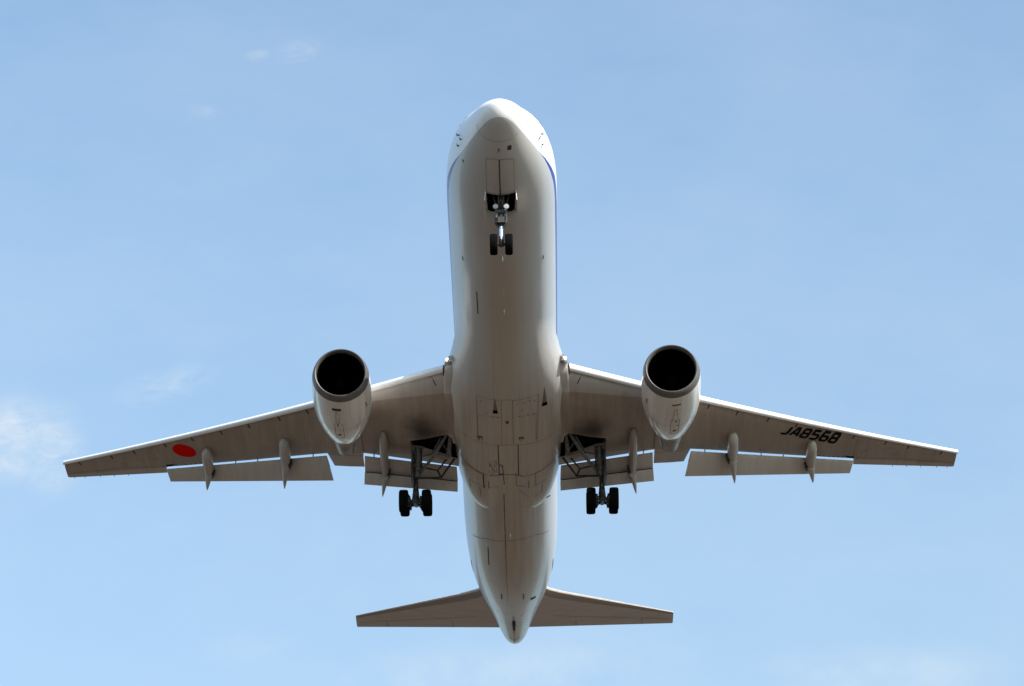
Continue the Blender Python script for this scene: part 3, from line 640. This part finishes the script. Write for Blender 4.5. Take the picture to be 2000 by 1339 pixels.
# landing lights in the wing roots
for s in (-1, 1):
    wing, T = SW[s]; q = Vector((s * 2.83, 19.22, -1.60)); d = Vector((0, -1, -.12)).normalized()
    m = MB(); m.loft([[q + Vector((s * (.02 + .14 * k * math.cos(a)) + s * .18 * (k * math.sin(a)) * -.35, .04 + .21 * k * math.cos(a) , .22 * k * math.sin(a))) + d * off for a in [2 * math.pi * j / 20 for j in range(20)]] for k, off in ((1, -.10), (1.0, .02), (.85, .05))]); hs = m.build('landing_light', M_REFL, wing)
    m = MB(); m.lathe([(0, .105), (.05, .10), (.07, .05), (.075, .001)], q + d * .05 + Vector((s * .02, 0, -.04)), d, 20); m.build('lamp_bulb', M_LAMP, hs)

# ---------------------------------------------------------------- engines
for s in (-1, 1):
    e = Vector((s * 7.99, 18.60, -2.68)); ax = Vector((s * .018, 1, -.012)).normalized()
    q = ax.to_track_quat('Z', 'Y'); qi = q.inverted()
    def scarf(mb):                                       # the intake face leans forward at the top, and flares a little
        for i, p_ in enumerate(mb.v):
            d_ = Vector(p_) - e; l_ = qi @ d_; k_ = max(0, 1 - max(l_.z, 0) / 1.8); lat = d_ - (d_ @ ax) * ax
            mb.v[i] = tuple(e + lat * (1 + .035 * k_) + ax * (l_.z - k_ * (.145 * lat.z + .04)))
    m = MB(); m.lathe([(.37, 1.344), (.9, 1.405), (1.5, 1.44), (2.1, 1.445), (2.7, 1.41), (3.3, 1.335), (3.9, 1.215), (4.4, 1.08), (4.8, .955), (5.05, .875), (5.05, .85), (4.7, .93), (4.2, 1.02)], e, ax, 72)
    scarf(m); nac = m.build('engine_nacelle', M_NAC, jet, fix=False)
    m = MB(); m.lathe([(.37, 1.343), (.25, 1.318), (.1, 1.266), (.03, 1.22), (0, 1.185), (.02, 1.155), (.08, 1.13), (.2, 1.115)], e, ax, 72); scarf(m); m.build('inlet_lip', M_LIP, nac, fix=False)
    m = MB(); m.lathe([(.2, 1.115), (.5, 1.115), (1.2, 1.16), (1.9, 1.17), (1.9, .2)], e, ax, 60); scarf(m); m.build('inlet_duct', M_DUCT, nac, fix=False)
    m = MB()
    for k in range(36):
        a = 2 * math.pi * k / 36; c_, s_ = math.cos(a), math.sin(a); t_ = Vector((-s_, c_, 0)); r_ = Vector((c_, s_, 0)); vs = []
        for rad, tw, ch in ((.38, .25, .16), (.75, .7, .2), (1.14, 1.05, .24)):
            dv = t_ * math.sin(tw) + Vector((0, 0, 1)) * math.cos(tw); vs += [e + q @ (r_ * rad + Vector((0, 0, 1.35)) - dv * ch / 2), e + q @ (r_ * rad + Vector((0, 0, 1.35)) + dv * ch / 2)]
        m.add(vs, [(0, 1, 3, 2), (2, 3, 5, 4)])
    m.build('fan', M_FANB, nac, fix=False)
    m = MB(); m.lathe([(.85, .001), (.92, .12), (1.05, .24), (1.25, .36), (1.5, .40)], e, ax, 32); m.build('spinner', dull('spinner_grey', (.001, .001, .0013), .6), nac, fix=False)
    m = MB(); m.lathe([(4.2, .84), (5.0, .75), (5.45, .68), (5.6, .665), (5.6, .6)], e, ax, 48); m.build('core_cowl', M_COWL, nac, fix=False)
    m = MB(); m.lathe([(5.4, .645), (5.9, .60), (6.5, .51), (6.95, .435), (6.95, .41), (6.2, .46)], e, ax, 48); m.lathe([(6.2, .3), (6.9, .22), (7.3, .03), (7.32, .001)], e, ax, 32); m.build('exhaust_nozzle', M_CORE, nac, fix=False)
    # keel panel and latches under the cowl
    Tn = bvh_of(nac); m = MB(); x0 = s * 7.99
    P = lambda o_, y: (x0 + s * o_, y)
    for o_ in (.0, .40): seam(m, Tn, [P(o_, 20.95), P(o_, 22.45)], .022)
    seam(m, Tn, [P(0, 20.95), P(.40, 20.95)], .02); seam(m, Tn, [P(0, 22.45), P(.08, 22.6), P(.32, 22.6), P(.40, 22.45)], .03, step=.1)
    seam(m, Tn, [P(-1.05, 21.3), P(-.5, 21.6), P(.5, 21.6), P(1.05, 21.3)], .018, step=.15)
    for y in (20.1, 20.5): seam(m, Tn, [P(.1, y), P(.32, y)], .018)
    for o_ in (.12, .30): seam(m, Tn, [P(o_, 19.75), P(o_, 20.9)], .012)
    etch(nac, m, M_SEAL)
    m = MB(); h_ = .2 if s < 0 else .12
    patch_on(m, Tn, [P(.0, 19.58), P(.44, 19.58), P(.44, 19.58 + h_), P(.0, 19.58 + h_)], 3, 1)
    patch_on(m, Tn, [P(.14, 22.1), P(.30, 22.1), P(.30, 22.3), P(.14, 22.3)], 2, 1); patch_on(m, Tn, [P(.2, 21.0), P(.26, 21.0), P(.26, 21.2), P(.2, 21.2)])
    etch(nac, m, M_LINE if s < 0 else M_STAIN)
    m = MB()
    for k in range(10): x = x0 + s * random.gauss(.2, .09); y = random.uniform(19.8, 22.4); patch_on(m, Tn, [(x, y), (x + .025, y), (x + .02, y + random.uniform(.1, .35)), (x + .005, y + .1)])
    etch(nac, m, M_STAIN)
    m = MB()
    for o_, y in ((-1.2, 20.0), (-1.22, 20.25)): patch_on(m, Tn, [P(o_, y), P(o_ + .06, y), P(o_ + .06, y + .14), P(o_, y + .14)])
    etch(nac, m, M_LINE)
    # drain mast shoe below the nozzle and the pylon above
    m = MB(); m.loft([[(x0 - .17 * k, y, z), (x0 + .19 * k, y, z), (x0 + .16 * k, y, z - .10), (x0 - .14 * k, y, z - .10)] for y, z, k in ((22.9, -3.74, .9), (23.6, -3.47, 1), (23.9, -3.36, .85))]); m.build('drain_shoe', M_NAC, nac)
    m = MB(); m.loft([[(x0 - .18 * k, y, z0), (x0 + .18 * k, y, z0), (x0 + .2 * k, y, z1), (x0 - .2 * k, y, z1)] for y, z0, z1, k in ((20.3, -1.45, -1.15, .3), (21.5, -1.5, -.9, .8), (23.2, -1.9, -.85, 1), (25, -2.1, -1.1, 1), (26.8, -1.75, -1.2, .4))]); m.build('pylon', M_NAC, nac)

# ---------------------------------------------------------------- landing gear
def wheel(mb_parent, c, r_, wd, name='wheel'):
    x, y, z = c; t = MB(); h = wd / 2
    prof = [(-h * .78, r_ * .60), (-h * .98, r_ * .74), (-h, r_ * .86), (-h * .86, r_ * .955), (-h * .6, r_ * .99), (-h * .42, r_), (-h * .39, r_ * .985), (-h * .33, r_ * .985), (-h * .3, r_), (-h * .06, r_), (-h * .04, r_ * .985), (h * .04, r_ * .985), (h * .06, r_), (h * .3, r_), (h * .33, r_ * .985), (h * .39, r_ * .985), (h * .42, r_), (h * .6, r_ * .99), (h * .86, r_ * .955), (h, r_ * .86), (h * .98, r_ * .74), (h * .78, r_ * .60)]
    t.lathe(prof, c, (1, 0, 0), 44); tyre = t.build('tyre', M_TYRE, mb_parent, fix=False)
    t = MB(); t.lathe([(-h * .8, .001), (-h * .8, r_ * .25), (-h * .5, r_ * .3), (-h * .5, r_ * .55), (-h * .78, r_ * .60), (h * .78, r_ * .60), (h * .5, r_ * .55), (h * .5, r_ * .3), (h * .8, r_ * .25), (h * .8, .001)], c, (1, 0, 0), 32); t.build('wheel_rim', M_RIM, tyre, fix=False)
    return tyre
ng = bpy.data.objects.new('nose_gear', None); C.objects.link(ng); ng.parent = jet
m = MB(); m.tube([(0, 4.95, -1.9), (0, 5.1, -2.85), (0, 5.2, -3.45)], [.15, .15, .135], 16); m.tube([(0, 5.17, -3.38), (0, 5.21, -3.5), (0, 5.23, -3.72)], [.19, .2, .16], 16)
for s in (-1, 1):
    m.tube([(s * .19, 4.98, -3.02), (s * .21, 5.08, -3.42)], [.085, .075], 12); m.tube([(s * .12, 5.12, -3.5), (s * .22, 5.02, -3.66)], .05, 10)
m.box((0, 4.98, -3.12), (.46, .16, .16)); m.build('gear_strut', M_GEAR, ng)
m = MB()
for s in (-1, 1): m.tube([(s * .2, 5.02, -3.4), (s * .22, 5.1, -3.66), (s * .1, 5.16, -3.86)], [.08, .07, .04], 10)
m.box((0, 5.02, -3.58), (.3, .2, .3)); m.tube([(0, 4.96, -2.6), (0, 4.8, -3.05)], [.05, .07], 8)
m.tube([(-.05, 4.3, -1.9), (-.16, 4.98, -3.05)], .035, 8); m.tube([(.05, 4.3, -1.9), (.16, 4.98, -3.05)], .035, 8)
for s in (-1, 1): m.tube([(s * .45, 4.7, -2.0), (s * .18, 5.0, -2.95)], .04, 8)
m.build('steering_collar', M_GEARD, ng)
m = MB(); m.tube([(0, 5.2, -3.6), (0, 5.38, -4.5)], .085, 16); m.build('oleo', M_CHROME, ng)
m = MB(); m.tube([(-.5, 5.4, -4.59), (.5, 5.4, -4.59)], .06, 12); m.tube([(0, 5.35, -4.38), (0, 5.4, -4.68)], [.1, .12], 12)
m.tube([(0, 5.5, -4.5), (0, 5.85, -4.1), (0, 5.35, -3.75)], .045, 8); m.build('axle', M_GEARD, ng)
for s in (-1, 1): wheel(ng, (s * .335, 5.4, -4.59), .475, .335)
for s in (-1, 1):
    c_ = Vector((s * .24, 4.66, -3.06)); d = Vector((s * .03, -1, -.25)).normalized()
    m = MB(); m.lathe([(-.14, .05), (-.1, .1), (0, .125), (.02, .125), (.02, .108)], c_, d, 24); lm = m.build('taxi_light', M_GEAR, ng, fix=False)
    m = MB(); m.lathe([(.012, .11), (.02, .06), (.024, .001)], c_, d, 24); m.build('lens', M_TAXI, lm, fix=False)
    m = MB(); m.loft([[(s * (.665 + a), y, z) for a, y, z in ((0, 4.36, -2.42), (0, 5.75, -2.5), (.03 * 1.0, 5.75, -2.5), (.03, 4.36, -2.42))], [(s * (.70 + a), y, z) for a, y, z in ((0, 4.34, -2.95), (0, 5.8, -3.05), (.03, 5.8, -3.05), (.03, 4.34, -2.95))]]); m.build('gear_door', M_NAC, ng, smooth=False)
for s in (-1, 1):
    g_ = bpy.data.objects.new('main_gear', None); C.objects.link(g_); g_.parent = jet
    X = s * 4.70; B = Vector((s * 4.73, 28.16, -4.45)); th = R(22); fw = Vector((0, -math.cos(th), -math.sin(th)))       # bogie hangs toes down
    m = MB(); top = Vector((s * 4.58, 26.95, -1.35)); low = Vector((s * 4.72, 27.98, -4.0)); dv = low - top
    m.tube([top, top + dv * .3, top + dv * .62, top + dv * .635, top + dv * .68], [.22, .205, .18, .23, .21], 18); m.tube([top + dv * .67, top + dv * .71, top + dv * .75], [.2, .23, .15], 16)
    for k in (.38, .47, .55): m.tube([top + dv * k, top + dv * (k + .02)], .215, 16)
    for k, o_ in ((.3, -.12), (.44, .1), (.52, -.08), (.6, .12)): m.box(top + dv * k + Vector((o_, -.17, 0)), (.16, .1, .18))
    m.build('gear_strut', M_GEAR, g_)
    m = MB(); m.tube([top + dv * .72, top + dv * .95], .115, 16); m.build('oleo', M_GEAR, g_)
    m = MB(); m.tube([top + dv * .92, low, B + Vector((0, 0, .12)), B - Vector((0, 0, .1))], [.12, .17, .2, .15], 14); m.tube([B + fw * .82, B + fw * .4, B, B - fw * .4, B - fw * .82], [.12, .15, .17, .15, .12], 12)
    for k in (-1, 1): m.tube([B + fw * .71 * k + Vector((-.75, 0, 0)), B + fw * .71 * k + Vector((.75, 0, 0))], .085, 12)
    for k in (-1, 1):
        for j in (-1, 1): m.tube([B + fw * .71 * k + Vector((j * .24, 0, 0)), B + fw * .71 * k + Vector((j * .42, 0, 0))], .27, 20)
    m.build('bogie_beam', M_GEARD, g_)
    m = MB()                                                            # torque links, brake rods, hoses
    for k in (-1, 1):
        m.tube([top + dv * .7 + Vector((k * .12, -.12, 0)), top + dv * .82 + Vector((k * .03, -.42, -.05)), low + Vector((k * .12, -.12, .05))], .04, 8)
        m.build('torque_link', M_GEARD, g_); m = MB()
        for j in (-1, 1): m.tube([B + fw * .71 * j + Vector((k * .27, 0, -.12)), B + fw * .71 * j + Vector((k * .27, 0, .16))], .065, 8); m.tube([B + fw * .6 * j + Vector((k * .24, 0, -.2)), B + Vector((k * .2, 0, -.22))], .025, 6)
        m.tube([B + fw * .71 + Vector((k * .27, 0, .02)), B - fw * .71 + Vector((k * .27, 0, .02))], .03, 6); m.build('brake_rod', M_GEARD, g_); m = MB()
        m.tube([top + dv * .25 + Vector((k * .2, -.1, 0)), top + dv * .5 + Vector((k * .24, -.12, 0)), top + dv * .69 + Vector((k * .2, -.12, 0))], .028, 6)
        m.build('hydraulic_hose', M_GEARD, g_); m = MB()
    m = MB()                                                            # folding side brace towards the fuselage, drag brace
    m.tube([(s * 3.1, 25.7, -1.9), (s * 3.75, 26.55, -2.6), (s * 4.45, 27.4, -3.1)], [.085, .09, .07], 10); m.build('side_brace', M_GEAR, g_)
    m = MB(); m.tube([(s * 2.75, 27.4, -2.3), (s * 3.45, 28.1, -3.0), (s * 4.5, 27.55, -3.35)], [.06, .055, .05], 8); m.tube([(s * 2.95, 27.3, -2.1), (s * 3.62, 27.9, -2.7), (s * 4.55, 27.4, -2.75)], [.05, .045, .045], 8); m.tube([(s * 3.62, 27.9, -2.7), (s * 3.45, 28.1, -3.0)], .05, 8); m.build('lock_link', M_GEARD, g_)
    m = MB(); m.tube([(s * 2.9, 25.7, -1.9), (s * 3.02, 26.6, -2.45)], [.09, .12], 10); m.tube([(s * 3.02, 26.6, -2.45), (s * 2.9, 26.95, -2.45)], [.12, .03], 10); m.tube([(s * 2.9, 26.95, -2.45), (s * 3.3, 26.6, -1.95)], .05, 8); m.tube([(s * 3.4, 25.9, -1.95), (s * 3.9, 26.9, -2.35), (s * 4.5, 27.15, -2.3)], .045, 8); m.build('actuator', M_GEAR, g_)
    m = MB(); m.loft([[(s * 3.0, 27.35, z), (s * 4.3, 26.75, z + .12), (s * 4.38, 26.95, z + .12), (s * 3.1, 27.68, z)] for z in (-2.32, -2.12)]); m.build('support_beam', M_CANOE, g_)
    m = MB(); dp = [(4.93, 26.3, -1.95), (5.0, 27.0, -1.9), (5.02, 27.9, -3.1), (4.95, 27.85, -3.7), (4.86, 27.5, -3.75), (4.93, 26.75, -3.0)]
    m.loft([[(s * (x + o_), y, z) for x, y, z in dp] for o_ in (-.09, -.045)]); m.build('gear_door', M_GEARD, g_, smooth=False)
    for k in (-1, 1):
        for j in (-1, 1):
            p_ = B + fw * .71 * j + Vector((k * .575, 0, 0)); wheel(g_, tuple(p_), .585, .46)

# ---------------------------------------------------------------- tail
def surf(mb, rings): mb.loft(rings)
for s in (-1, 1):
    m = MB(); rings = []; ats = []
    for i in range(13):
        t = i / 12; x = .6 + (9.32 - .6) * t; tt = (x - 2.0) / 7.32
        le = 47.1 + 5.24 * tt; te = 51.6 + 2.1 * tt; z = .75 + 1.22 * tt; zt = .72 + 1.22 * tt
        if i == 0: le += .4
        if x < 2.6: le -= max(0, (2.6 - x)) ** 2 * .35
        c = te - le; f_l = .040 - .008 * t; r_ = []
        for u, v_ in foil(c, f_l): r_.append((s * x, le + u, z + (zt - z) * u / c + v_ * (1 if v_ > 0 else 1.5)))
        rings.append(r_); ats.append([u / c if v_ < 0 else .5 for u, v_ in foil(c, f_l)])
    ats.append(ats[-1]); rings.append([(s * 9.36, p[1] * .9 + 53.05 * .1, p[2] * .8 + 1.97 * .2) for p in rings[-1]])
    m.loft(rings, at=ats); st = m.build('tailplane', M_TAIL, jet); Ts = bvh_of(st)
    m = MB()
    for x in (3.6, 7.5): ty = 51.6 + 2.1 * (x - 2) / 7.32; seam(m, Ts, [(s * x, ty - .8), (s * x, ty - .06)], .03)
    seam(m, Ts, [(s * 2.2, 50.1), (s * 9.1, 53.0)], .025); etch(st, m, M_SEAL)
m = MB(); rings = []
for i in range(9):
    t = i / 8; z = 2.2 + 8.6 * t; le = 42.6 + 8.9 * t; te = 51.3 + 3.4 * t; c = te - le
    rings.append([(v_, le + u, z) for u, v_ in foil(c, .05)])
m.loft(rings); m.build('tail_fin', M_SLAT, jet)
